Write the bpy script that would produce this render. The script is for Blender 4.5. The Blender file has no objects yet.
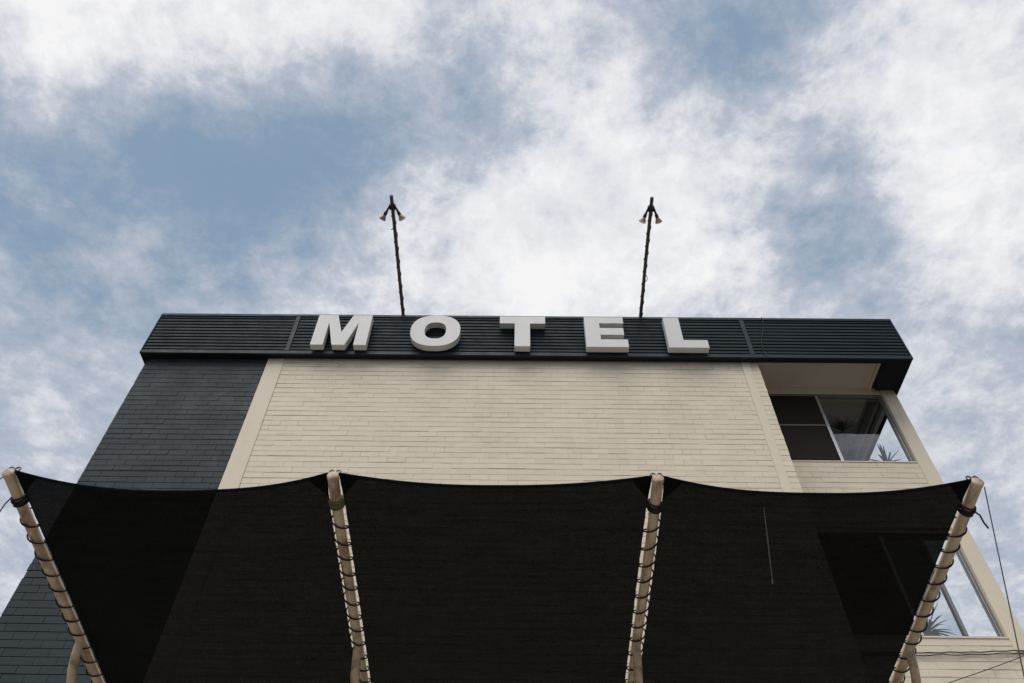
import bpy, bmesh, math, random
from mathutils import Matrix, Vector, noise
random.seed(7)
rad = math.radians
scene = bpy.context.scene
COL = scene.collection

# ------------------------------------------------------------------ helpers
class MB:
    """collects vertices and faces, links them as one mesh object"""
    def __init__(s): s.v = []; s.f = []; s.m = []
    def quad(s, a, b, c, d, mi=0):
        n = len(s.v); s.v += [a, b, c, d]; s.f.append((n, n+1, n+2, n+3)); s.m.append(mi)
    def box(s, x0, y0, z0, x1, y1, z1, mi=0):
        n = len(s.v)
        s.v += [(x0,y0,z0),(x1,y0,z0),(x1,y1,z0),(x0,y1,z0),(x0,y0,z1),(x1,y0,z1),(x1,y1,z1),(x0,y1,z1)]
        for f in ((0,3,2,1),(4,5,6,7),(0,1,5,4),(1,2,6,5),(2,3,7,6),(3,0,4,7)):
            s.f.append(tuple(n+i for i in f)); s.m.append(mi)
    def tube(s, pts, r, sides=8, cap=True, mi=0):
        pts = [Vector(p) for p in pts]; n0 = len(s.v); up = None
        for i, p in enumerate(pts):
            t = (pts[min(i+1, len(pts)-1)] - pts[max(i-1, 0)]).normalized()
            if up is None:
                up = Vector((0,0,1)) if abs(t.z) < .9 else Vector((1,0,0))
            up = (up - t*up.dot(t)).normalized(); w = t.cross(up)
            rr = r[i] if isinstance(r, (list, tuple)) else r
            for k in range(sides):
                a = 2*math.pi*k/sides
                s.v.append(tuple(p + (up*math.cos(a) + w*math.sin(a))*rr))
        for i in range(len(pts)-1):
            for k in range(sides):
                a = n0+i*sides+k; b = n0+i*sides+(k+1) % sides
                s.f.append((a, b, b+sides, a+sides)); s.m.append(mi)
        if cap:
            s.f.append(tuple(n0+k for k in reversed(range(sides)))); s.m.append(mi)
            e = n0+(len(pts)-1)*sides
            s.f.append(tuple(e+k for k in range(sides))); s.m.append(mi)
    def lathe(s, prof, origin, axis, sides=20, mi=0):
        """prof = [(radius, distance along axis)]"""
        o = Vector(origin); ax = Vector(axis).normalized()
        u = ax.orthogonal().normalized(); w = ax.cross(u); n0 = len(s.v)
        for r, h in prof:
            for k in range(sides):
                a = 2*math.pi*k/sides
                s.v.append(tuple(o + ax*h + (u*math.cos(a)+w*math.sin(a))*r))
        for i in range(len(prof)-1):
            for k in range(sides):
                a = n0+i*sides+k; b = n0+i*sides+(k+1) % sides
                s.f.append((a, b, b+sides, a+sides)); s.m.append(mi)
    def build(s, name, mats, parent=None, smooth=False, bevel=0):
        me = bpy.data.meshes.new(name); me.from_pydata(s.v, [], s.f); me.validate()
        if not isinstance(mats, (list, tuple)): mats = [mats]
        for m in mats: me.materials.append(m)
        if len(mats) > 1 and len(me.polygons) == len(s.m):
            me.polygons.foreach_set('material_index', s.m)
        if smooth: me.polygons.foreach_set('use_smooth', [True]*len(me.polygons))
        me.update()
        bm = bmesh.new(); bm.from_mesh(me)
        if bevel:
            bmesh.ops.remove_doubles(bm, verts=bm.verts, dist=1e-5)
            bmesh.ops.bevel(bm, geom=[e for e in bm.edges if e.is_manifold and e.calc_face_angle(0) > .5], offset=bevel, segments=2, affect='EDGES', profile=.6)
        bmesh.ops.recalc_face_normals(bm, faces=bm.faces); bm.to_mesh(me); bm.free()
        if smooth:
            try: me.set_sharp_from_angle(angle=rad(40))
            except Exception: pass
        o = bpy.data.objects.new(name, me); COL.objects.link(o)
        if parent: o.parent = parent; o.matrix_parent_inverse = world(parent).inverted()
        return o
def world(o):
    m = Matrix.LocRotScale(o.location, o.rotation_euler, o.scale)
    return world(o.parent) @ o.matrix_parent_inverse @ m if o.parent else m
def tag(o, label, cat, group=None, kind=None):
    if label: o['label'] = label
    if cat: o['category'] = cat
    if group: o['group'] = group
    if kind: o['kind'] = kind
    return o
def empty(name, loc, label, cat, group=None):
    o = bpy.data.objects.new(name, None); COL.objects.link(o); o.location = loc; o.empty_display_size = .2
    return tag(o, label, cat, group)

# ------------------------------------------------------------------ materials
def new_mat(name):
    m = bpy.data.materials.new(name); m.use_nodes = True
    nt = m.node_tree; nt.nodes.clear()
    out = nt.nodes.new('ShaderNodeOutputMaterial')
    return m, nt, out
def N(nt, typ, **kw):
    n = nt.nodes.new(typ)
    for k, v in kw.items():
        if k.startswith('_'): n.inputs[k[1:]].default_value = v
        else: setattr(n, k, v)
    return n
def paint(name, col, rough=.5, var=.12, scale=3., spec=.4, metal=0., bump=.0, bscale=80., island=0., grime=None, gscale=(1,1,1), gcut=(.55,.75), gamt=.6):
    """painted or weathered surface: mottled base colour, uneven gloss, fine bump, stains of their own shape"""
    m, nt, out = new_mat(name); L = nt.links.new
    b = N(nt, 'ShaderNodeBsdfPrincipled'); L(b.outputs[0], out.inputs[0])
    b.inputs['Metallic'].default_value = metal; b.inputs['Specular IOR Level'].default_value = spec
    tc = N(nt, 'ShaderNodeTexCoord')
    n1 = N(nt, 'ShaderNodeTexNoise', _Scale=scale, _Detail=8., _Roughness=.65); L(tc.outputs['Object'], n1.inputs['Vector'])
    mr = N(nt, 'ShaderNodeMapRange'); L(n1.outputs['Fac'], mr.inputs[0])
    mr.inputs[1].default_value = .25; mr.inputs[2].default_value = .75; mr.inputs[3].default_value = 1-var; mr.inputs[4].default_value = 1+var
    val = mr.outputs[0]
    if island:
        g = N(nt, 'ShaderNodeNewGeometry'); r = N(nt, 'ShaderNodeMapRange'); L(g.outputs['Random Per Island'], r.inputs[0])
        r.inputs[3].default_value = 1-island; r.inputs[4].default_value = 1+island
        mu = N(nt, 'ShaderNodeMath', operation='MULTIPLY'); L(val, mu.inputs[0]); L(r.outputs[0], mu.inputs[1]); val = mu.outputs[0]
    mx = N(nt, 'ShaderNodeVectorMath', operation='SCALE'); mx.inputs[0].default_value = col; L(val, mx.inputs['Scale'])
    colout = mx.outputs[0]
    if grime:
        mp = N(nt, 'ShaderNodeMapping'); mp.inputs['Scale'].default_value = gscale; L(tc.outputs['Object'], mp.inputs['Vector'])
        n2 = N(nt, 'ShaderNodeTexNoise', _Scale=1., _Detail=9., _Roughness=.7); L(mp.outputs[0], n2.inputs['Vector'])
        r2 = N(nt, 'ShaderNodeMapRange'); L(n2.outputs['Fac'], r2.inputs[0])
        r2.inputs[1].default_value = gcut[0]; r2.inputs[2].default_value = gcut[1]; r2.inputs[4].default_value = gamt
        mm = N(nt, 'ShaderNodeMix', data_type='RGBA'); L(r2.outputs[0], mm.inputs[0]); L(colout, mm.inputs[6]); mm.inputs[7].default_value = (*grime, 1)
        colout = mm.outputs[2]
    L(colout, b.inputs['Base Color'])
    rr = N(nt, 'ShaderNodeMapRange'); L(n1.outputs['Fac'], rr.inputs[0]); rr.inputs[1].default_value = .3; rr.inputs[2].default_value = .7
    rr.inputs[3].default_value = max(.02, rough-.1); rr.inputs[4].default_value = min(1, rough+.1); L(rr.outputs[0], b.inputs['Roughness'])
    if bump:
        n3 = N(nt, 'ShaderNodeTexNoise', _Scale=bscale, _Detail=4.); L(tc.outputs['Object'], n3.inputs['Vector'])
        bp = N(nt, 'ShaderNodeBump', _Strength=bump, _Distance=.004); L(n3.outputs['Fac'], bp.inputs['Height']); L(bp.outputs[0], b.inputs['Normal'])
    return m

CREAM = (.73, .645, .505)
M_cream_brick = paint('cream painted brick', CREAM, .6, .07, 1.7, .3, bump=.5, bscale=60, island=.035, grime=(.38,.32,.235), gscale=(2.4,2.4,.4), gcut=(.54,.82), gamt=.26)
M_cream_mortar = paint('cream painted mortar', (.56,.49,.38), .8, .2, 6, .2, bump=.4)
M_cream = paint('cream painted render', CREAM, .6, .05, 2.2, .3, bump=.4, bscale=45, grime=(.40,.34,.25), gscale=(6,6,.7), gcut=(.56,.8), gamt=.3)
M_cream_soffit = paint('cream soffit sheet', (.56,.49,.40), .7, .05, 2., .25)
M_dark_brick = paint('slate painted brick', (.027,.0365,.042), .6, .12, 2., .25, bump=.5, bscale=60, island=.09, grime=(.038,.048,.053), gscale=(1.2,1.2,3), gcut=(.55,.8), gamt=.4)
M_dark_mortar = paint('slate painted mortar', (.019,.023,.026), .8, .2, 5, .2, bump=.4)
M_fascia = paint('slate coated steel', (.0125,.0235,.030), .55, .1, 4, .15, metal=.0, grime=(.016,.024,.029), gscale=(7,7,.8), gcut=(.55,.8), gamt=.35)
M_fascia_trim = paint('slate trim steel', (.015,.028,.036), .5, .08, 5, .2)
M_fascia_under = paint('slate lining board', (.010,.012,.0135), .6, .1, 3, .2)
M_letter = paint('weathered white sign paint', (.63,.625,.61), .42, .05, 5, .4, bump=.12, bscale=12, grime=(.45,.42,.36), gscale=(9,9,2.5), gcut=(.56,.82), gamt=.4)
M_letter_side = paint('white sign return', (.66,.645,.61), .5, .07, 6, .4, grime=(.36,.33,.27), gscale=(12,12,4), gcut=(.52,.8), gamt=.5)
M_alu = paint('mill aluminium', (.66,.67,.67), .38, .06, 8, .5, metal=.85)
M_alu_dark = paint('grey window frame', (.20,.21,.205), .45, .08, 8, .5, metal=.3)
M_screen = paint('dark insect mesh', (.034,.027,.024), .9, .1, 30, .1)
M_pipe = paint('flaking cream pipe paint', (.50,.38,.26), .45, .2, 9, .45, bump=.35, bscale=30, grime=(.15,.075,.04), gscale=(16,5,16), gcut=(.47,.64), gamt=.8)
M_pipe_cap = paint('pale pipe cap', (.60,.52,.42), .6, .15, 20, .3, grime=(.25,.10,.06), gscale=(25,25,25), gcut=(.55,.7), gamt=.7)
M_rope = paint('black lacing cord', (.012,.011,.011), .75, .2, 40, .3)
M_rope_green = paint('dull green cord', (.12,.115,.06), .85, .25, 40, .2)
M_pole = paint('weathered dark pole', (.085,.070,.060), .6, .3, 14, .3, bump=.4, bscale=40, grime=(.16,.09,.055), gscale=(20,6,20), gcut=(.54,.68), gamt=.7)
M_cable = paint('black cable sheath', (.014,.013,.013), .55, .2, 30, .4)
M_lampbody = paint('black lamp holder', (.014,.014,.015), .5, .15, 30, .4)
M_lampshade = paint('brown tinted reflector', (.26,.175,.13), .3, .2, 30, .6, metal=.4)
M_lampglass = paint('frosted lamp lens', (.72,.71,.68), .25, .05, 20, .6)
M_wire = paint('dull steel wire', (.12,.12,.12), .5, .1, 40, .5, metal=.5)
M_room = paint('room plaster', (.50,.50,.49), .85, .05, 2, .2)
M_room_dark = paint('room carpet', (.12,.10,.09), .95, .15, 8, .1)
M_leaf = paint('yucca leaf', (.045,.075,.035), .5, .3, 9, .4, island=.25)
M_pot = paint('clay pot', (.24,.12,.07), .75, .15, 12, .25)
M_soil = paint('potting soil', (.035,.025,.018), .95, .3, 40, .1)
M_roof = paint('roof sheet', (.30,.31,.31), .5, .08, 3, .4)
M_asphalt = paint('asphalt', (.055,.055,.057), .9, .2, 1.5, .2, bump=.6, bscale=60)
M_concrete = paint('concrete driveway', (.36,.345,.31), .85, .14, .9, .25, bump=.4, bscale=40, grime=(.18,.17,.15), gscale=(.6,.6,.6), gcut=(.55,.75), gamt=.6)
M_kerb = paint('kerb concrete', (.40,.39,.36), .85, .12, 2, .2, bump=.3)
M_streak = paint('pale grey streak', (.17,.17,.17), .9, .2, 60, .1)

def make_glass():
    m, nt, out = new_mat('window glass'); L = nt.links.new
    fr = N(nt, 'ShaderNodeFresnel', _IOR=1.52)
    mul = N(nt, 'ShaderNodeMath', operation='MULTIPLY'); L(fr.outputs[0], mul.inputs[0]); mul.inputs[1].default_value = 3.0; mul.use_clamp = True
    gl = N(nt, 'ShaderNodeBsdfGlossy', _Roughness=.0); gl.inputs[0].default_value = (.95,.97,.98,1)
    tr = N(nt, 'ShaderNodeBsdfTransparent'); tr.inputs[0].default_value = (.80,.85,.86,1)
    mx = N(nt, 'ShaderNodeMixShader'); L(mul.outputs[0], mx.inputs[0]); L(tr.outputs[0], mx.inputs[1]); L(gl.outputs[0], mx.inputs[2]); L(mx.outputs[0], out.inputs[0])
    tc = N(nt, 'ShaderNodeTexCoord'); nz = N(nt, 'ShaderNodeTexNoise', _Scale=1.6, _Detail=2.); L(tc.outputs['Object'], nz.inputs['Vector'])
    bp = N(nt, 'ShaderNodeBump', _Strength=.25, _Distance=.01); L(nz.outputs['Fac'], bp.inputs['Height']); L(bp.outputs[0], gl.inputs['Normal'])
    return m
M_glass = make_glass()

def make_cloth(name, base, t_lo, t_hi):
    """knitted shade cloth: dark, matt, a few per cent of light leaks through between the yarns"""
    m, nt, out = new_mat(name); L = nt.links.new
    tc = N(nt, 'ShaderNodeTexCoord')
    def streak(sc, det):
        mp = N(nt, 'ShaderNodeMapping'); mp.inputs['Scale'].default_value = sc; L(tc.outputs['Object'], mp.inputs['Vector'])
        nz = N(nt, 'ShaderNodeTexNoise', _Scale=1., _Detail=det, _Roughness=.7); L(mp.outputs[0], nz.inputs['Vector']); return nz.outputs['Fac']
    a = streak((5., 210, 210), 4.); c = streak((1.2, 26, 26), 6.); g = streak((170, 170, 170), 2.)
    s = N(nt, 'ShaderNodeMath', operation='MULTIPLY_ADD'); L(a, s.inputs[0]); s.inputs[1].default_value = .40
    s2 = N(nt, 'ShaderNodeMath', operation='MULTIPLY_ADD'); L(c, s2.inputs[0]); s2.inputs[1].default_value = .22
    s3 = N(nt, 'ShaderNodeMath', operation='MULTIPLY'); L(g, s3.inputs[0]); s3.inputs[1].default_value = .80
    L(s3.outputs[0], s2.inputs[2]); L(s2.outputs[0], s.inputs[2])
    mr = N(nt, 'ShaderNodeMapRange'); L(s.outputs[0], mr.inputs[0]); mr.inputs[1].default_value = .50; mr.inputs[2].default_value = .92
    mr.inputs[3].default_value = t_lo; mr.inputs[4].default_value = t_hi
    cr = N(nt, 'ShaderNodeMapRange'); L(s.outputs[0], cr.inputs[0]); cr.inputs[1].default_value = .50; cr.inputs[2].default_value = .92; cr.inputs[3].default_value = .2; cr.inputs[4].default_value = 2.6
    sc = N(nt, 'ShaderNodeVectorMath', operation='SCALE'); sc.inputs[0].default_value = base; L(cr.outputs[0], sc.inputs['Scale'])
    b = N(nt, 'ShaderNodeBsdfPrincipled', _Roughness=.85); b.inputs['Specular IOR Level'].default_value = .06; L(sc.outputs[0], b.inputs['Base Color'])
    tr = N(nt, 'ShaderNodeBsdfTransparent')
    mx = N(nt, 'ShaderNodeMixShader'); L(mr.outputs[0], mx.inputs[0]); L(b.outputs[0], mx.inputs[1]); L(tr.outputs[0], mx.inputs[2]); L(mx.outputs[0], out.inputs[0])
    return m
M_cloth = make_cloth('black shade cloth', (.0044,.0045,.0043), .000, .020)
M_cloth_thick = make_cloth('doubled shade cloth', (.0032,.0032,.0034), .0, .003)
M_hem = make_cloth('hemmed shade cloth', (.006,.0065,.009), .0, .004)

# ------------------------------------------------------------------ bricks
BW, BH = .24, .0927
def brick_face(mb, origin, ux, nrm, x0, x1, z0, z1, seed=0, half=0., zref=0., open_=.0009):
    """real bricks laid in running bond on a vertical plane: origin + ux*x + z; nrm faces out"""
    rnd = random.Random(seed); o = Vector(origin); ux = Vector(ux); n = Vector(nrm)
    def P(x, z, d): p = o + ux*x + n*d; return (p.x, p.y, z)
    k0 = math.floor((z0-zref)/BH)
    zz = zref + k0*BH; k = k0
    while zz < z1-.01:
        off = half if half else (0 if k % 2 else BW/2)
        off += rnd.uniform(-.012, .012)
        x = x0 - off
        while x < x1-.005:
            xa, xb = max(x, x0), min(x+BW, x1)
            # how well the paint has filled the bed joint varies along a course
            fill = noise.noise(Vector((x*1.1, k*3.7, seed*9.1)))
            jz = open_ + max(0, .0002 + fill*.0130) + rnd.uniform(0, .0006)
            jx = rnd.choice((.0003, .0003, .0004, .0006, .0025)) if open_ < .002 else rnd.choice((.0008, .0012, .002))
            za, zb = max(zz+jz, z0), min(zz+BH-.0015, z1)
            if xb-xa > .03 and zb-za > .02:
                sb = .0011 if rnd.random() < (.22 if open_ < .002 else .8) else 0.; d = rnd.uniform(-.0012, .0018) + noise.noise(Vector((x*.6, zz*.8, seed)))*.0015
                t = rnd.uniform(-.0012, .0012); bv = .0022
                a = [P(xa+jx, za, -.008), P(xb-jx, za, -.008), P(xb-jx, zb, -.008), P(xa+jx, zb, -.008)]
                b = [P(xa+jx+sb, za+bv*.7, d), P(xb-jx-sb, za+bv*.7, d+t), P(xb-jx-sb, zb-bv*.7, d+t), P(xa+jx+sb, zb-bv*.7, d)]
                i = len(mb.v); mb.v += a+b
                for f in ((4,5,6,7),(0,1,5,4),(1,2,6,5),(2,3,7,6),(3,0,4,7)):
                    mb.f.append(tuple(i+q for q in f)); mb.m.append(0)
            x += BW
        zz += BH; k += 1

# ------------------------------------------------------------------ the motel
W = 7.6            # main brick face
S = 8.20           # set-back face of the window bay
XL, XR = -5.545, 5.78
YB = 17.0
ROOF = 11.20
hotel = empty('motel_building', (0, W, 0), 'three storey painted brick motel block with slate fascia along its top, cream and charcoal walls', 'building')

mb = MB(); brick_face(mb, (0, W, 0), (1,0,0), (0,-1,0), XL, -3.735, 0, 10.42, 1, open_=.0026)
brick_face(mb, (XL, W, 0), (0,1,0), (-1,0,0), 0.0, YB-W, 0, 10.42, 2, open_=.0026)
dw = mb.build('charcoal_brick_wall', M_dark_brick, hotel)
dw['label'] = 'brick wall painted dark charcoal'
mb = MB(); mb.box(XL+.006, W+.006, 0, -3.735, W+.22, 11.1); mb.box(XL+.006, W+.22, 0, XL+.22, YB, 11.1)
mb.build('mortar_bed', M_dark_mortar, dw)

mb = MB(); brick_face(mb, (0, W, 0), (1,0,0), (0,-1,0), -3.485, 3.30, 0, 10.44, 3)
brick_face(mb, (0, W-.004, 0), (1,0,0), (0,-1,0), 3.42, 3.55, 0, 10.44, 4, half=.10)
cw = mb.build('cream_brick_wall', M_cream_brick, hotel)
cw['label'] = 'wide brick wall painted cream'
mb = MB(); mb.box(-3.485, W+.006, 0, 3.42, W+.22, 11.1); mb.box(3.42, W+.004, 0, 3.548, S+.3, 11.1)
mb.build('mortar_bed', M_cream_mortar, cw)

mb = MB(); mb.box(-3.735, W-.012, 0, -3.485, W+.23, 10.43); mb.build('pilaster', M_cream, hotel, bevel=.006)
mb = MB(); mb.box(3.30, W-.016, 0, 3.42, W+.2, 10.43); mb.build('pilaster', M_cream, hotel, bevel=.006)

# bay walls below and between the windows, column, side and back walls
SILL2, SILL1 = 8.98, 6.345
HEAD2, HEAD1 = 10.39, 7.78
SILL0, HEAD0 = 3.6, 5.1
for z0, z1, sd in ((HEAD1+.05, SILL2-.02, 5), (HEAD0+.05, SILL1-.02, 6), (0, SILL0-.02, 7)):
    mb = MB(); brick_face(mb, (0, S, 0), (1,0,0), (0,-1,0), 3.55, 5.575, z0, z1, sd, zref=z1-10*BH)
    sp = mb.build('spandrel_wall', M_cream_brick, hotel)
    mb = MB(); mb.box(3.55, S+.006, z0, 5.575, S+.22, z1); mb.build('mortar_bed', M_cream_mortar, sp)
mb = MB(); mb.box(5.575, S-.012, 0, XR, S+.16, 10.44); mb.build('corner_column', M_cream, hotel, bevel=.008)

# side wall with openings beside each bay window
Y0, Y1 = S+.16, 10.15
def slab(name, mat, *bx, parent=None, bevel=0):
    mb = MB(); mb.box(*bx); return mb.build(name, mat, parent or hotel, bevel=bevel)
for z0, z1 in ((0, SILL0), (HEAD0, SILL1), (HEAD1, SILL2), (HEAD2, 11.1)):
    slab('side_spandrel', M_cream, XR-.2, Y0, z0, XR-.01, Y1, z1)
slab('side_wall', M_cream, XR-.2, Y1, 0, XR-.01, YB, 11.1)
slab('back_wall', M_cream, XL+.22, YB-.2, 0, XR-.2, YB, 11.1)
# interior of the bay rooms
for fz, cz in ((8.0, 10.56), (5.36, 7.86), (2.7, 5.2)):
    rm = slab('room_floor', M_room_dark, 3.66, S+.24, fz-.1, XR-.21, 12.6, fz)
    slab('back_wall', M_room, 3.55, 12.6, fz, XR-.21, 12.7, cz, parent=rm)
    slab('partition', M_room, 3.545, 8.51, fz, 3.66, 12.6, cz, parent=rm)
    slab('ceiling', M_room, 3.66, S+.24, cz, XR-.21, 12.6, cz+.1, parent=rm)
mb = MB(); mb.box(XL+.03, W+.24, ROOF-.08, XR-.03, YB-.02, ROOF); mb.build('roof', M_roof, hotel)

# fascia: ribbed cladding, capping, bottom channel, joint covers, end returns, soffits
FX0, FX1, FY, FZ0, FZ1 = -5.63, 5.81, 7.48, 10.35, 11.295
prof = [(FY+.004, FZ0+.072)]
nr = 11; pitch = (11.245-(FZ0+.072))/nr
for i in range(nr):
    z = FZ0+.072+i*pitch
    prof += [(FY+.020, z+.002), (FY+.020, z+.018), (FY+.002, z+.030), (FY+.002, z+pitch-.004)]
prof.append((FY+.026, 11.246))
mb = MB()
def ribbed(mb, xa, xb, nseg=24):
    for i in range(nseg):
        p, q = xa+(xb-xa)*i/nseg, xa+(xb-xa)*(i+1)/nseg
        for (y0, z0), (y1, z1) in zip(prof[:-1], prof[1:]):
            def w(x): return .0022*noise.noise(Vector((x*1.3, z0*3.1, 0)))
            mb.quad((p,y0+w(p),z0),(q,y0+w(q),z0),(q,y1+w(q),z1),(p,y1+w(p),z1))
ribbed(mb, FX0+.012, -3.46); ribbed(mb, -3.46, 3.475, 60); ribbed(mb, 3.475, FX1-.012)
fas = mb.build('fascia_cladding', M_fascia, hotel)
mb = MB(); mb.box(FX0+.012, FY+.03, FZ0+.01, FX1-.012, W-.02, FZ1-.06); mb.build('backing_board', M_fascia_under, fas)
mb = MB(); mb.box(FX0-.004, FY-.012, 11.238, FX1+.004, FY+.30, FZ1); mb.build('capping', M_fascia_trim, fas, bevel=.006)
mb = MB(); mb.box(FX0+.012, FY-.006, FZ0-.004, FX1-.012, FY+.028, FZ0+.066); mb.build('bottom_channel', M_fascia_trim, fas, bevel=.004)
for x in (-3.455, 3.47):
    mb = MB(); mb.box(x-.032, FY-.010, FZ0+.066, x+.032, FY+.02, 11.242); mb.build('joint_cover', M_fascia_trim, fas, bevel=.004)
for xa, xb in ((FX0-.003, FX0+.012), (FX1-.012, FX1+.003)):
    mb = MB(); mb.box(xa, FY-.009, FZ0-.003, xb, FY+.02, FZ1-.052); mb.build('corner_trim', M_fascia_trim, fas, bevel=.003)
slab('side_fascia', M_fascia, FX1-.012, FY+.02, FZ0, FX1, YB+.05, FZ1-.02)
slab('side_fascia', M_fascia, FX0, FY+.02, FZ0, FX0+.012, YB+.05, FZ1-.02)
slab('eave_lining', M_fascia_under, FX0+.012, FY+.028, FZ0+.008, 5.455, W-.014, FZ0+.02)       # narrow strip under the front
slab('eave_lining', M_fascia_under, 5.455, FY+.028, FZ0, FX1-.012, S-.08, FZ0+.19)              # boxed eave at the open corner
slab('eave_lining', M_fascia_under, XR+.002, S-.08, FZ0+.002, FX1-.012, YB, FZ0+.06)
slab('eave_lining', M_fascia_under, FX0+.012, W-.014, FZ0+.008, XL-.006, YB, FZ0+.02)
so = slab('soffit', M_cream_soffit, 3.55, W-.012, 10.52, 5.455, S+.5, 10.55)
slab('soffit_bead', M_cream, 5.415, W-.010, 10.485, 5.455, S+.03, 10.519, parent=so, bevel=.006)
slab('window_head', M_cream, 3.55, S+.03, HEAD2, 5.572, S+.2, 10.519, bevel=.006)
# windows of the bay
WY = S+.065
def window(z0, z1, mulls, screen, midbar=False, name='window'):
    xa, xb = 3.57, 5.57
    fr = MB()
    fr.box(xa, WY-.02, z0, xb, WY+.05, z0+.035); fr.box(xa, WY-.02, z1-.04, xb, WY+.05, z1)
    fr.box(xa, WY-.019, z0+.035, xa+.04, WY+.05, z1-.04); fr.box(xb-.018, WY-.019, z0+.035, xb, WY+.05, z1-.04)
    w = fr.build(name, M_alu_dark, hotel, bevel=.003)
    slab('sash_stile', M_alu, xb-.027, WY-.012, z0+.035, xb-.019, WY+.02, z1-.04, parent=w, bevel=.002)
    slab('sash_stile', M_alu_dark, xb-.046, WY+.0, z0+.035, xb-.032, WY+.03, z1-.04, parent=w, bevel=.002)
    for i, x in enumerate(mulls):
        mb = MB(); mb.box(x-.022, WY-.026, z0+.035, x+.012, WY+.03, z1-.04); mb.box(x+.012, WY-.014, z0+.035, x+.026, WY+.03, z1-.04)
        mb.build('mullion', M_alu if i == 0 else M_alu_dark, w, bevel=.002)
    edges = [xa+.04] + list(mulls) + [xb-.032]
    for i in range(len(edges)-1):
        p, q = edges[i]+(.026 if i else 0), edges[i+1]-(.022 if i < len(edges)-2 else 0)
        mb = MB(); mb.quad((p, WY+.012, z0+.035), (q, WY+.012, z0+.035), (q, WY+.012, z1-.04), (p, WY+.012, z1-.04)); mb.build('pane', M_glass, w)
        if i == 0 and screen:
            mb = MB(); mb.box(p+.004, WY-.012, z0+.038, q-.004, WY-.009, z1-.044); sc = mb.build('insect_screen', M_screen, w)
            if midbar:
                zc = z0+.53*(z1-z0); mb = MB(); mb.box(p+.003, WY-.018, zc-.011, q-.003, WY-.0125, zc+.011); mb.build('cross_bar', M_alu_dark, sc, bevel=.002)
    mb = MB(); mb.box(3.552, S-.012, z0-.022, 5.573, WY+.24, z0-.001); mb.build('sill', M_cream, w, bevel=.004)
    # glazing of the side opening behind the column
    mb = MB(); mb.box(XR-.16, Y0+.002, z0+.002, XR-.10, Y0+.05, z1); mb.box(XR-.16, Y1-.05, z0+.002, XR-.10, Y1-.002, z1)
    mb.box(XR-.159, Y0+.05, z1-.045, XR-.10, Y1-.05, z1); mb.box(XR-.159, Y0+.05, z0+.002, XR-.10, Y1-.05, z0+.04)
    mb.build('side_frame', M_alu_dark, w, bevel=.003)
    return w
window(SILL2, HEAD2, (4.57,), True, True)
window(SILL1, HEAD1, (4.64, 5.15), True)
window(SILL0, HEAD0, (4.6,), True)
# lintel above each lower window
for h in (HEAD1, HEAD0): slab('lintel', M_cream, 3.552, S+.012, h+.001, 5.573, S+.2, h+.049)

# ------------------------------------------------------------------ letters of the sign
LY, LD = 7.345, .105
def letter(name, polys, x0, wid, z0, ht, label):
    """polys: outer loop, then holes, in unit coordinates"""
    root = empty('sign_letter', (x0+wid/2, LY+LD, z0), label, 'sign letter', 'raised letters of the motel sign')
    def pt(p, y): return (x0+p[0]*wid, y, z0+p[1]*ht)
    front = MB(); side = MB(); bm = bmesh.new(); loops = []
    for lp in polys:
        vs = [bm.verts.new(pt(p, LY)) for p in lp]
        loops.append([bm.edges.new((vs[i], vs[(i+1) % len(vs)])) for i in range(len(vs))])
        n = len(lp)
        for i in range(n):
            a, b = lp[i], lp[(i+1) % n]
            side.quad(pt(a, LY+.004), pt(b, LY+.004), pt(b, LY+LD), pt(a, LY+LD))
            front.quad(pt(a, LY), pt(b, LY), pt(b, LY+.004), pt(a, LY+.004))
    bmesh.ops.triangle_fill(bm, edges=[e for l in loops for e in l], use_beauty=True, use_dissolve=False)
    base = len(front.v); bm.verts.index_update()
    front.v += [tuple(v.co) for v in bm.verts]
    for f in bm.faces: front.f.append(tuple(base+v.index for v in f.verts)); front.m.append(0)
    # back sheet so that the letter is closed
    base = len(side.v); side.v += [(v.co.x, LY+LD, v.co.z) for v in bm.verts]
    for f in bm.faces: side.f.append(tuple(base+v.index for v in f.verts)); side.m.append(0)
    bm.free()
    sides = side.build('side_return', M_letter_side, root)
    front.build('letter_face', M_letter, root)
    for fx, fz in ((polys[0][0][0]*.5+.12, .12), (.14, .82)):
        if name == 'T': fx = .46 if fz < .5 else .3
        if name == 'O': fx = .12; fz = .5 if fz < .5 else .62
        st = MB(); st.tube([pt((fx, fz), LY+LD), pt((fx, fz), FY+.02)], .012, 8)
        st.build('mounting_stud', M_wire, root)
    return root
mM = [(0,0),(.225,0),(.225,.74),(.385,0),(.615,0),(.775,.74),(.775,0),(1,0),(1,1),(.645,1),(.50,.42),(.355,1),(0,1)]
def sup(w, h, n, cx=.5, cy=.5, e=2.35):
    r = []
    for i in range(n):
        a = 2*math.pi*i/n; c, s = math.cos(a), math.sin(a)
        r.append((cx+w*math.copysign(abs(c)**(2/e), c), cy+h*math.copysign(abs(s)**(2/e), s)))
    return r
mO = [sup(.5, .5, 64), sup(.215, .265, 48, e=2.5)]
mT = [(.33,0),(.665,0),(.665,.76),(1,.76),(1,1),(0,1),(0,.76),(.33,.76)]
mE = [(0,0),(1,0),(1,.245),(.36,.245),(.36,.40),(.93,.40),(.93,.625),(.36,.625),(.36,.79),(.95,.79),(.95,1),(0,1)]
mL = [(0,0),(1,0),(1,.245),(.40,.245),(.40,1),(0,1)]
Z0L, HL = 10.405, .715
letter('M', [mM], -3.085, .825, Z0L, HL, 'white block letter M, first letter of the sign')
letter('O', mO, -1.637, .752, Z0L-.008, HL+.016, 'white round letter O with an oval hole, between M and T')
letter('T', [mT], -.292, .694, Z0L, HL, 'white block letter T in the middle of the sign')
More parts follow.
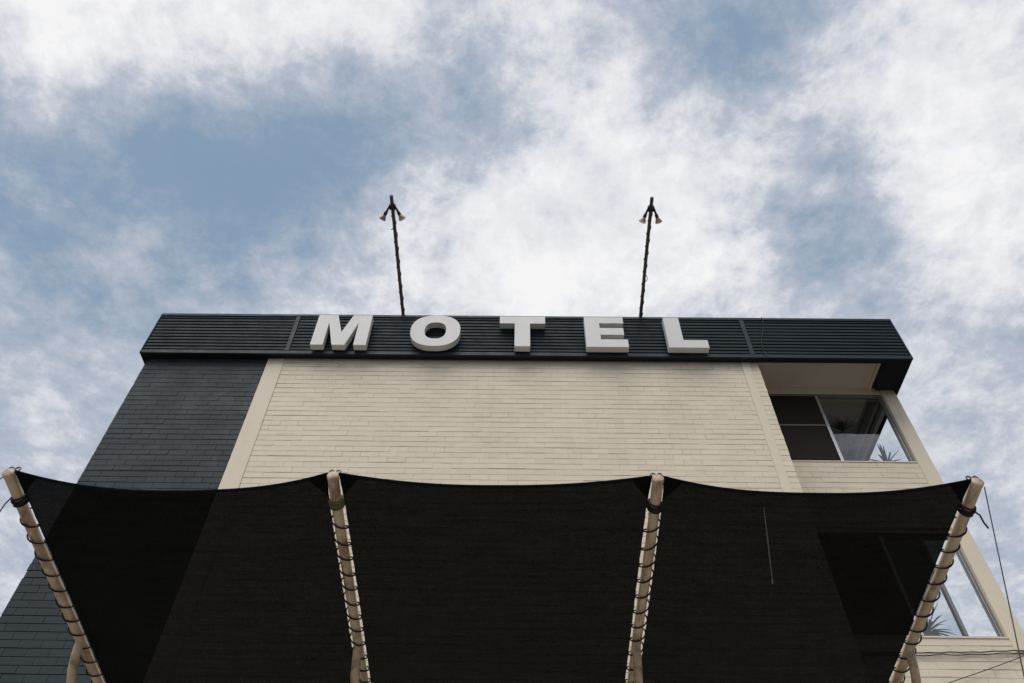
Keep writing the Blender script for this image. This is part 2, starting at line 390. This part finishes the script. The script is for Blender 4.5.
letter('E', [mE], 1.0, .625, Z0L, HL, 'white block letter E with three bars, between T and L')
letter('L', [mL], 2.215, .592, Z0L, HL, 'white block letter L, last letter of the sign')

# ------------------------------------------------------------------ floodlight outriggers on the roof edge
SL = .13
def outrigger(xb, xt, label, lamps, seed):
    rnd = random.Random(seed)
    yb, yt = 8.3, 5.53
    def at(y): t = (yb-y)/(yb-yt); return Vector((xb+(xt-xb)*t, y, 11.36+SL*(7.5-y) + .012*math.sin(t*9+seed)*t))
    root = empty('floodlight_pole', at(yb), label, 'floodlight', 'outrigger floodlights above the sign')
    mb = MB(); ys = [yb-(yb-yt)*i/24 for i in range(25)]
    mb.tube([at(y) for y in ys], .026, 10); pole = mb.build('pole', M_pole, root, smooth=True)
    b = at(8.28); slab('mounting_bracket', M_fascia_trim, b.x-.05, b.y-.09, ROOF, b.x+.05, b.y+.05, b.z+.06, parent=root, bevel=.004)
    b = at(7.68); slab('mounting_bracket', M_fascia_trim, b.x-.035, b.y-.03, FZ1-.1, b.x+.035, b.y+.03, b.z-.02, parent=root, bevel=.004)
    # cable spiralling along the pole, with a slack loop
    pts = []; n = 220
    for i in range(n):
        t = i/(n-1); y = 7.6-(7.6-5.72)*t; p = at(y); a = 2*math.pi*t*9+seed
        r = .029+.005*max(0, noise.noise(Vector((t*22, seed, 0)))) + (.045*math.exp(-((t-.80)/.02)**2) if seed == 1 else .02*math.exp(-((t-.4)/.03)**2))
        pts.append(p + Vector((math.cos(a)*r, 0, math.sin(a)*r)))
    mb = MB(); mb.tube(pts, .0055, 6); mb.build('power_cable', M_cable, root, smooth=True)
    hub = at(5.70)
    mb = MB(); d = (at(5.5)-at(5.9)).normalized()
    mb.lathe([(0,-.045),(.042,-.045),(.050,-.037),(.051,.025),(.044,.04),(.0,.04)], hub, d, 18); mb.build('junction_box', M_lampbody, root, smooth=True)
    for sx, dx, dy, dz in lamps:
        v = Vector((dx, dy, dz)).normalized(); o = hub + Vector((sx*.045, .0, -.02))
        h = empty('lamp_head', o, None, None); h.parent = root; h.matrix_parent_inverse = world(root).inverted()
        k = o + v*.125
        mb = MB(); mb.tube([o - v*.01, o+v*.05, k], [.015,.016,.020], 10); mb.lathe([(.020,0),(.025,.012),(.026,.05),(.024,.058)], k-v*.045, v, 14)
        mb.build('lamp_holder', M_lampbody, h, smooth=True)
        mb = MB(); mb.lathe([(.022,0),(.030,.012),(.040,.034),(.050,.056),(.054,.066),(.052,.070)], k+v*.012, v, 22); mb.build('reflector_bulb', M_lampshade, h, smooth=True)
        mb = MB(); mb.lathe([(.053,.068),(.044,.079),(.026,.084),(.0,.086)], k+v*.012, v, 22); mb.build('lens', M_lampglass, h, smooth=True)
    return root
outrigger(-1.822, -1.862, 'dark floodlight pole with two spread lamps, rising above the gap between M and O', ((-1,-.44,.62,-.50),(1,.48,.62,-.52)), 1)
outrigger(1.925, 1.905, 'dark floodlight pole with two drooping lamps, rising above the gap between E and L', ((-1,-.36,.60,-.55),(1,.28,.60,-.55)), 2)
# thin cable over the fascia ribs
mb = MB(); pts = []
for i in range(30):
    t = i/29; z = 11.30-.93*t; x = 3.80-.14*t-.06*math.sin(t*3.2)*t+.02*math.sin(t*6); pts.append((x, FY-.02-.006*math.sin(t*40), z))
mb.tube([(3.83, 7.72, 11.302), (3.81, FY-.006, 11.306)]+pts, .0055, 6)
tag(mb.build('fascia_cable', M_cable, None, smooth=True), 'thin dark cable hanging down over the ribbed fascia, right of the L', 'cable')

# ------------------------------------------------------------------ shade sail, its arms and lacing
ARM_X = (-2.256, -.816, .618, 2.016)
ARM_R = .0245
YT = 2.64
def arm_z(y): return 3.87-.148*(y-2.60)
SLOPE = Vector((0, 1, -.148)).normalized(); UPV = Vector((0, .148, 1)).normalized()
arm_labels = ('cream pipe arm along the free left edge of the black sail', 'cream pipe arm between the left and middle panels of the black sail',
              'cream pipe arm between the middle and right panels of the black sail', 'cream pipe arm along the free right edge of the black sail')
for k, x in enumerate(ARM_X):
    root = empty('sail_arm', (x, W, arm_z(W)), arm_labels[k], 'sail arm', 'pipe arms carrying the shade sail')
    rnd = random.Random(k+20)
    mb = MB(); pts = []; rr = []
    for i in range(61):
        t = i/60; y = YT+(W-.02-YT)*t
        pts.append(Vector((x+.006*noise.noise(Vector((y*1.5, k, 0))), y, arm_z(y)))); rr.append(ARM_R*(1+.03*noise.noise(Vector((y*5, k, 3)))))
    mb.tube(pts, rr, 20); mb.build('pipe', M_pipe, root, smooth=True)
    mb = MB(); p = Vector((x, YT, arm_z(YT)))
    mb.lathe([(0,-.004),(.0215,-.004),(.0240,-.002),(.0258,0),(.0258,.02),(.0246,.021)], p, SLOPE, 20); cap = mb.build('end_cap', M_pipe, root, smooth=True)
    for sx in (-1, 1):
        mb = MB(); e = p + Vector((sx*.015, .016, 0)) + UPV*.034
        pts = [e + Vector((math.cos(a)*.011*sx, 0, 0)) + UPV*(math.sin(a)*.016) for a in [i*math.pi*2/12 for i in range(13)]]
        mb.tube(pts, .004, 6); mb.build('eye_bolt', M_wire, cap, smooth=True)
    # curved knee brace up from the wall
    mb = MB(); y0 = 3.80; pts = []
    ctl = [Vector((x, y0-.04, arm_z(y0-.04)-.010)), Vector((x, y0-.015, arm_z(y0)-.085)), Vector((x, y0+.03, arm_z(y0)-.155)), Vector((x, y0+.12, arm_z(y0)-.215)), Vector((x, y0+.40, arm_z(y0)-.30)), Vector((x, W-.02, 2.25))]
    def bez(c, t):
        c = list(c)
        while len(c) > 1: c = [a.lerp(b, t) for a, b in zip(c[:-1], c[1:])]
        return c[0]
    for j in range(5):
        for q in range(6): 
            t = q/6; a = ctl[max(j-1,0)]; b = ctl[j]; c = ctl[j+1]; d = ctl[min(j+2,5)]
            pts.append(.5*((2*b)+(c-a)*t+(2*a-5*b+4*c-d)*t*t+(3*b-a-3*c+d)*t**3))
    pts.append(ctl[-1]); mb.tube(pts, .0225, 16); mb.build('knee_brace', M_pipe, root, smooth=True)
    slab('wall_plate', M_pipe, x-.09, W-.03, arm_z(W)-.1, x+.09, W-.016, arm_z(W)+.1, parent=root, bevel=.003)
    slab('wall_plate', M_pipe, x-.07, W-.03, 2.15, x+.07, W-.016, 2.35, parent=root, bevel=.003)

    # lacing cord wound round the arm
    hand = 1 if k < 2 else -1
    cord = empty('lacing_cord', (x, YT+.24, arm_z(YT+.24)), ('black cord laced round the far left arm, with a loose tail', 'black and green cord laced round the second arm from the left',
        'black cord laced round the third arm from the left', 'black cord laced round the far right arm, with a short tail')[k], 'cord', 'cords lacing the sail to its arms')
    pts = []; n = 900; pitch = .104+.004*rnd.uniform(-1, 1); ya, yb = YT+.23, 7.2
    for i in range(n):
        y = ya+(yb-ya)*i/(n-1)
        ph = 2*math.pi*((y-ya)/pitch + .20*noise.noise(Vector((y*5, k*3.1, 1.7)))) + 1.2
        # loops swing out sideways to the cloth and drag along it
        c, s = math.cos(ph)*hand, math.sin(ph)
        R_ = ARM_R+.0055+.004*max(0, noise.noise(Vector((y*13, k, 5))))
        side = (.007 if (k in (1, 2) or (k == 0 and c > 0) or (k == 3 and c < 0)) else .002)*abs(c)**2
        dz = s*R_*(1 if s < 0 else 1.0)
        p = Vector((x+c*(R_+side), y, arm_z(y))) + UPV*dz
        pts.append(p)
    mb = MB(); mb.tube(pts, .0040, 6); mb.build('winding', M_rope, cord, smooth=True)
    mb = MB(); pts = []
    for i in range(140):
        t = i/139; y = YT+.135+.045*t+.006*math.sin(t*31); a = t*2*math.pi*6.3; R_ = ARM_R+.005+.008*abs(noise.noise(Vector((t*15, k, 2))))
        pts.append(Vector((x+hand*math.cos(a)*R_, y, arm_z(y)))+UPV*(math.sin(a)*R_))
    mb.tube(pts, .0042, 6); mb.build('lashing', M_rope_green if k == 1 else M_rope, cord, smooth=True)
    if k == 0:
        q = Vector((x-.038, YT+.15, arm_z(YT+.15)))
        mb = MB(); mb.tube([q, q+Vector((-.012,.004,-.03)), q+Vector((-.016,.004,-.12)), q+Vector((-.02,.0,-.4)), q+Vector((-.02,.01,-.9))], .0030, 6); mb.build('cord_tail', M_rope, cord, smooth=True)
    if k == 3:
        q = Vector((x+.038, YT+.17, arm_z(YT+.17)-.005))
        mb = MB(); mb.tube([q, q+Vector((.014,.0,-.02)), q+Vector((.022,.012,-.05)), q+Vector((.036,.022,-.075))], .004, 6); mb.build('cord_tail', M_rope, cord, smooth=True)

def sail(xa, xb, label, seed, droop):
    root = empty('shade_sail', ((xa+xb)/2, 4.5, arm_z(4.5)), label, 'shade sail', 'panels of the black shade sail')
    NU, NV = 64, 90
    g = .006
    def pos(u, v):
        yf = 2.64+droop*(1-abs(2*u-1)**2.5)                   # scalloped free edge
        y = yf+(7.25-yf)*v
        # lacing pulls the side edge in little scallops
        e = g*(1+.2*math.sin(y*2*math.pi/.098+seed))
        corner = math.exp(-((y-2.64)/.10))
        e = e*(1-corner) - .006*corner
        x = xa+e+(xb-xa-2*e)*u
        z = arm_z(y)+.004+.010*corner-.045*math.sin(math.pi*u)*(1-.6*math.exp(-v*7)) + .006*noise.noise(Vector((x*2.2, y*.9, seed)))
        return (x, y, z)
    mb = MB(); mb.v = [pos(i/NU, (j/NV)**1.3) for j in range(NV+1) for i in range(NU+1)]
    for j in range(NV):
        for i in range(NU):
            a = j*(NU+1)+i; mb.f.append((a, a+1, a+NU+2, a+NU+1)); mb.m.append(0)
    mb.build('cloth', M_cloth, root, smooth=True)
    # stitched hem along the free edge, corner reinforcements
    mb = MB()
    for i in range(NU):
        q = []
        for u, dv in ((i/NU,0),((i+1)/NU,0),((i+1)/NU,.003),(i/NU,.003)):
            p = pos(u, dv); q.append((p[0], p[1]-(.001 if dv == 0 else 0), p[2]-.003))
        mb.quad(*q)
        b = [(p[0], p[1], p[2]+.005) for p in q]
        mb.quad(q[0], q[1], b[1], b[0])
    mb.build('hem', M_hem, root, smooth=True)
    for side in (0, 1):
        mb = MB(); n = 10; LU, LV = .066, .027
        for i in range(n):
            for j in range(n-i):
                def cp(a, b):
                    u = a/n*LU; v = b/n*LV
                    p = pos(u if side == 0 else 1-u, v); return (p[0], p[1], p[2]-.006)
                if i+j < n-1: mb.quad(cp(i,j), cp(i+1,j), cp(i+1,j+1), cp(i,j+1))
                else: 
                    k = len(mb.v); mb.v += [cp(i,j), cp(i+1,j), cp(i,j+1)]; mb.f.append((k,k+1,k+2)); mb.m.append(0)
        mb.build('corner_patch', M_cloth_thick, root)
    return root, pos
gp = ARM_R+.0055
sail(ARM_X[0]+gp, ARM_X[1]-gp, 'left panel of the black shade sail, over the charcoal wall', 1, .088)
sail(ARM_X[1]+gp, ARM_X[2]-gp, 'middle panel of the black shade sail, below the O, T and E', 2, .040)
r3, pos3 = sail(ARM_X[2]+gp, ARM_X[3]-gp, 'right panel of the black shade sail, with one thin pale streak', 3, .068)
mb = MB(); pts = []  # thin pale grey strand just below the cloth, thickened at its far end
for i in range(25):
    t = i/24; x = 1.098+.117*t; y = 2.775+.46*t+.0
    u = (x-(ARM_X[2]+gp))/((ARM_X[3]-ARM_X[2])-2*gp)
    z = arm_z(y)+.004-.045*math.sin(math.pi*u)*(1-.6*math.exp(-(y-2.7)*1.55))-.012
    pts.append((x, y, z))
mb.tube(pts, [.0012+.0016*math.sin(i/24*math.pi)+(.003 if i > 22 else 0) for i in range(25)], 6)
mb.build('pale_streak', M_streak, r3)

# ------------------------------------------------------------------ wires and cables
mb = MB(); a = Vector((2.043, 2.655, 3.848)); b = a+Vector((.042, .385, -.545))*7.08
mb.tube([a.lerp(b, i/12) for i in range(13)], .0024, 6)
tag(mb.build('guy_wire', M_wire, None), 'thin straight guy wire running down from the right tip of the sail frame', 'wire')
mb = MB(); a = Vector((ARM_X[0]-.03, YT+.03, arm_z(YT)+.01))
mb.tube([a, a+Vector((-.014,0,-.03)), a+Vector((-.02,0,-.1)), a+Vector((-.02,.01,-.6))], .0022, 6)
tag(mb.build('hanging_string', M_rope, None, smooth=True), 'thin string dangling from the left tip of the sail frame', 'string')
CY = S-.025
mb = MB(); pts = [(3.56+(2.20)*i/30, CY-.004*math.sin(i*.8), 6.155-.02*math.sin(i/30*math.pi)+.004*math.sin(i*1.9)+.045*(i/30-.5)) for i in range(31)]
mb.tube(pts+[(5.80, CY+.02, 6.16), (5.80, S+.3, 6.15)], .007, 6)
tag(mb.build('wall_cable', M_cable, None, smooth=True), 'upper of two cables strung level across the brick below the lower right window', 'cable', 'service cables on the wall')
mb = MB(); pts = [(3.56+(2.20)*i/30, CY-.002-.004*math.sin(i*.8+1), 6.125-.02*math.sin(i/30*math.pi)+.006*math.sin(i*1.3)+.05*(i/30-.5)) for i in range(31)]
mb.tube(pts+[(5.812, CY+.02, 6.12), (5.812, S+.3, 6.11)], .006, 6)
tag(mb.build('wall_cable', M_cable, None, smooth=True), 'lower of two cables strung level across the brick below the lower right window', 'cable', 'service cables on the wall')
mb = MB(); pts = [(4.45+1.31*t/20, CY-.012, 5.72+.43*t/20-.01*math.sin(t/20*math.pi)) for t in range(21)]
mb.tube([(4.45, S+.02, 5.70)]+pts+[(5.82, CY+.0, 6.17), (5.822, S+.3, 6.2)], .0045, 6)
tag(mb.build('wall_cable', M_cable, None, smooth=True), 'thin cable rising slantwise over the brick at the lower right corner', 'cable', 'service cables on the wall')

# ------------------------------------------------------------------ pot plants behind the glass
def plant(x, y, z, r, n, lift, label, seed, stem=.12):
    rnd = random.Random(seed); root = empty('potted_plant', (x, y, z), label, 'plant', 'potted plants behind the windows')
    mb = MB(); mb.lathe([(0,0),(.062,0),(.085,.14),(.092,.142),(.092,.165),(.082,.165),(.078,.15)], (x, y, z), (0,0,1), 18); pot = mb.build('pot', M_pot, root, smooth=True)
    mb = MB(); mb.lathe([(.079,.148),(.04,.152),(0,.153)], (x, y, z), (0,0,1), 18); mb.build('soil', M_soil, pot)
    mb = MB(); mb.tube([(x, y, z+.14), (x+.005, y, z+.14+stem*.5), (x, y, z+.15+stem)], [.016,.014,.012], 8); mb.build('stem', M_pole, root, smooth=True)
    mb = MB(); c = Vector((x, y, z+.14+stem))
    for i in range(n):
        az = rnd.uniform(0, 2*math.pi); el = rnd.uniform(-.2, 1.35)+lift; L = r*rnd.uniform(.65, 1.1); w = min(.014, r*.05)*rnd.uniform(.8, 1.3)
        h = Vector((math.cos(az), math.sin(az), 0)); d = h*math.cos(el)+Vector((0,0,math.sin(el))); sd = Vector((-math.sin(az), math.cos(az), 0))
        prev = None
        for q in range(7):
            t = q/6; p = c+d*L*t+Vector((0,0,-1))*L*.28*t*t*max(.2, math.cos(el)); ww = w*(1-t)**.6*(.6+.8*min(1, t*4))+.0006
            # keep leaves inside the room
            p.y = max(p.y, WY+.03); 
            cur = (p-sd*ww+Vector((0,0,.25*ww)), p, p+sd*ww+Vector((0,0,.25*ww)))
            if prev:
                k = len(mb.v); mb.v += [tuple(v) for v in (*prev, *cur)]
                mb.f += [(k,k+1,k+4,k+3),(k+1,k+2,k+5,k+4)]; mb.m += [0,0]
            prev = cur
    mb.build('foliage', M_leaf, root)
plant(4.88, 8.46, SILL2, .29, 26, .30, 'dark spiky pot plant behind the upper window, beside the mullion', 3, .70)
plant(5.30, 8.44, SILL2, .40, 11, .50, 'small green pot plant in the right corner of the upper window', 5, .02)
plant(4.84, 8.46, SILL1, .45, 40, .05, 'large spiky pot plant behind the lower window', 8, .06)

# ------------------------------------------------------------------ ground
mb = MB()
for i in range(-20, 20):
    for j in range(-20, 20): mb.quad((i*60, j*60, -.12), (i*60+60, j*60, -.12), (i*60+60, j*60+60, -.12), (i*60, j*60+60, -.12))
g = mb.build('ground', M_asphalt); g['kind'] = 'structure'
mb = MB(); mb.box(-9, -4.2, -.10, 9, W+.1, 0.0); g = mb.build('driveway', M_concrete); g['kind'] = 'structure'
mb = MB(); mb.box(-9.001, -4.35, -.11, 9.001, -4.2, .004); g = mb.build('kerb', M_kerb, bevel=.02); g['kind'] = 'structure'

# ------------------------------------------------------------------ sky, sun
SUN_EL, SUN_AZ = rad(58), rad(200)     # azimuth measured clockwise from +Y (behind and left of the viewer)
wd = bpy.data.worlds.new('World'); scene.world = wd; wd.use_nodes = True
nt = wd.node_tree; nt.nodes.clear(); L = nt.links.new
out = nt.nodes.new('ShaderNodeOutputWorld'); bg = nt.nodes.new('ShaderNodeBackground'); L(bg.outputs[0], out.inputs[0]); bg.inputs[1].default_value = .15
sky = N(nt, 'ShaderNodeTexSky', sky_type='NISHITA', sun_disc=False); sky.sun_elevation = SUN_EL; sky.sun_rotation = SUN_AZ
sky.air_density = 1.0; sky.dust_density = .5; sky.ozone_density = .7
tc = N(nt, 'ShaderNodeTexCoord'); D = tc.outputs['Generated']
def mth(op, a, b=None, c=None, clamp=False):
    n = N(nt, 'ShaderNodeMath', operation=op); n.use_clamp = clamp
    for i, v in enumerate((a, b, c)):
        if v is None: continue
        if isinstance(v, (int, float)): n.inputs[i].default_value = v
        else: L(v, n.inputs[i])
    return n.outputs[0]
def smooth(x, lo, hi, a=0., b=1.):
    n = N(nt, 'ShaderNodeMapRange', interpolation_type='SMOOTHSTEP'); L(x, n.inputs[0])
    for i, v in enumerate((lo, hi, a, b)): n.inputs[i+1].default_value = v
    return n.outputs[0]
sep = N(nt, 'ShaderNodeSeparateXYZ'); L(D, sep.inputs[0])
zz = mth('MAXIMUM', mth('ADD', sep.outputs[2], .12), .06)
cmb = N(nt, 'ShaderNodeCombineXYZ'); L(mth('DIVIDE', sep.outputs[0], zz), cmb.inputs[0]); L(mth('DIVIDE', sep.outputs[1], zz), cmb.inputs[1])
def cnoise(scale, detail, rough, off, dist=0.):
    mp = N(nt, 'ShaderNodeMapping'); mp.inputs['Location'].default_value = off; L(cmb.outputs[0], mp.inputs['Vector'])
    n = N(nt, 'ShaderNodeTexNoise', _Scale=scale, _Detail=detail, _Roughness=rough, _Distortion=dist); L(mp.outputs[0], n.inputs['Vector']); return n.outputs['Fac']
n_big = cnoise(2.6, 12., .66, (3.1, 1.7, 0), .25)
n_mid = cnoise(6.5, 12., .68, (7.7, 4.2, 2.), .35)
n_fine = cnoise(17., 10., .68, (1.3, 9.1, 5.), .2)
dens = mth('ADD', mth('MULTIPLY', mth('SUBTRACT', n_big, .5), .8), mth('MULTIPLY', mth('SUBTRACT', n_mid, .5), 1.25))
dens = mth('ADD', dens, mth('MULTIPLY', mth('SUBTRACT', n_fine, .5), .75))
# large cloud banks and clear gaps, as directions in the sky
banks = [((-.502,.396,.769), .14, -.50), ((-.373,.414,.830), .13, -.50), ((-.232,.423,.876), .11, -.48), ((-.099,.388,.916), .09, -.36),
         ((-.326,.504,.800), .10, -.12), ((.286,.310,.907), .09, -.34), ((.229,.284,.931), .07, -.25), ((.357,.504,.787), .11, -.26), ((.394,.446,.804), .09, -.28),
         ((-.500,.265,.824), .09, .50), ((-.408,.280,.866), .09, .55), ((-.288,.280,.912), .09, .50), ((-.144,.290,.939), .10, .42), ((.022,.300,.953), .09, .10), ((.14,.29,.946), .08, -.24), ((.20,.36,.912), .06, -.16),
         ((.100,.452,.886), .10, .36), ((.222,.474,.852), .10, .36), ((-.025,.531,.847), .11, .44), ((.05,.585,.81), .10, .28), ((-.001,.405,.914), .07, -.22), ((.152,.555,.818), .14, .40),
         ((.432,.301,.850), .10, .42), ((.480,.387,.787), .10, .45), ((.514,.488,.705), .09, .35), ((.429,.561,.708), .08, -.02), ((.507,.609,.610), .12, -.02),
         ((-.447,.482,.754), .05, .42), ((-.531,.605,.593), .16, -.10), ((-.15,.60,.79), .12, .14)]
for d, w, amp in banks:
    v = Vector(d).normalized()
    dt = N(nt, 'ShaderNodeVectorMath', operation='DISTANCE'); L(D, dt.inputs[0]); dt.inputs[1].default_value = v
    q = mth('DIVIDE', dt.outputs['Value'], w); gss = mth('EXPONENT', mth('MULTIPLY', mth('MULTIPLY', q, q), -1.))
    dens = mth('ADD', dens, mth('MULTIPLY', gss, amp))
dens = mth('ADD', dens, .16)
veil = smooth(dens, -.80, .0, .70, 1.0)          # thin high veil over the clear gaps
shade = cnoise(5.2, 12., .66, (5.2, 8.8, 9.), .3)
n_wisp = cnoise(30., 6., .62, (4.3, 2.2, 7.), .3)
body = smooth(dens, -.60, .86)
mott = mth('ADD', mth('MULTIPLY', mth('SUBTRACT', shade, .5), 1.35), mth('ADD', mth('MULTIPLY', mth('SUBTRACT', n_fine, .5), .50), mth('MULTIPLY', mth('SUBTRACT', n_wisp, .5), .22)))
mott = mth('MULTIPLY', mth('MULTIPLY', mott, smooth(dens, -.5, .1, .35, 1.0)), smooth(sep.outputs[2], .55, .84, .40, 1.0))
light = mth('ADD', mth('MULTIPLY', body, .92), mott, clamp=True)
cr = N(nt, 'ShaderNodeValToRGB'); L(light, cr.inputs[0]); e = cr.color_ramp.elements
e[0].position = 0.; e[0].color = (.150, .205, .268, 1); e[1].position = 1.; e[1].color = (.53, .53, .535, 1)
x = e.new(.42); x.color = (.280, .304, .356, 1); x = e.new(.72); x.color = (.430, .437, .462, 1)
cs = N(nt, 'ShaderNodeVectorMath', operation='SCALE'); L(cr.outputs[0], cs.inputs[0]); cs.inputs['Scale'].default_value = 10.
mix = N(nt, 'ShaderNodeMix', data_type='RGBA'); L(veil, mix.inputs[0]); L(sky.outputs[0], mix.inputs[6]); L(cs.outputs[0], mix.inputs[7])
L(mix.outputs[2], bg.inputs[0])

sun = bpy.data.lights.new('sun', 'SUN'); sun.energy = 1.8; sun.angle = rad(50); sun.color = (1, .96, .90)
so_ = bpy.data.objects.new('sun', sun); COL.objects.link(so_)
sd = Vector((math.sin(SUN_AZ)*math.cos(SUN_EL), math.cos(SUN_AZ)*math.cos(SUN_EL), math.sin(SUN_EL)))
so_.rotation_euler = sd.to_track_quat('Z', 'Y').to_euler(); so_.location = sd*60

# ------------------------------------------------------------------ camera
cam = bpy.data.cameras.new('camera'); cam.sensor_width = 36; cam.lens = 778/1024*36; cam.clip_end = 4000; cam.clip_start = .05
co = bpy.data.objects.new('camera', cam); COL.objects.link(co)
co.matrix_world = Matrix.Translation((0,0,1.6)) @ Matrix.Rotation(rad(.78),4,'Z') @ Matrix.Rotation(math.pi/2+rad(50.5),4,'X') @ Matrix.Rotation(rad(1.07),4,'Z')
scene.camera = co
scene.cycles.transparent_max_bounces = 16; scene.cycles.max_bounces = 8
vs = scene.view_settings; vs.view_transform = 'Standard'; vs.look = 'None'; vs.gamma = 1; vs.use_curve_mapping = False; vs.exposure = .2
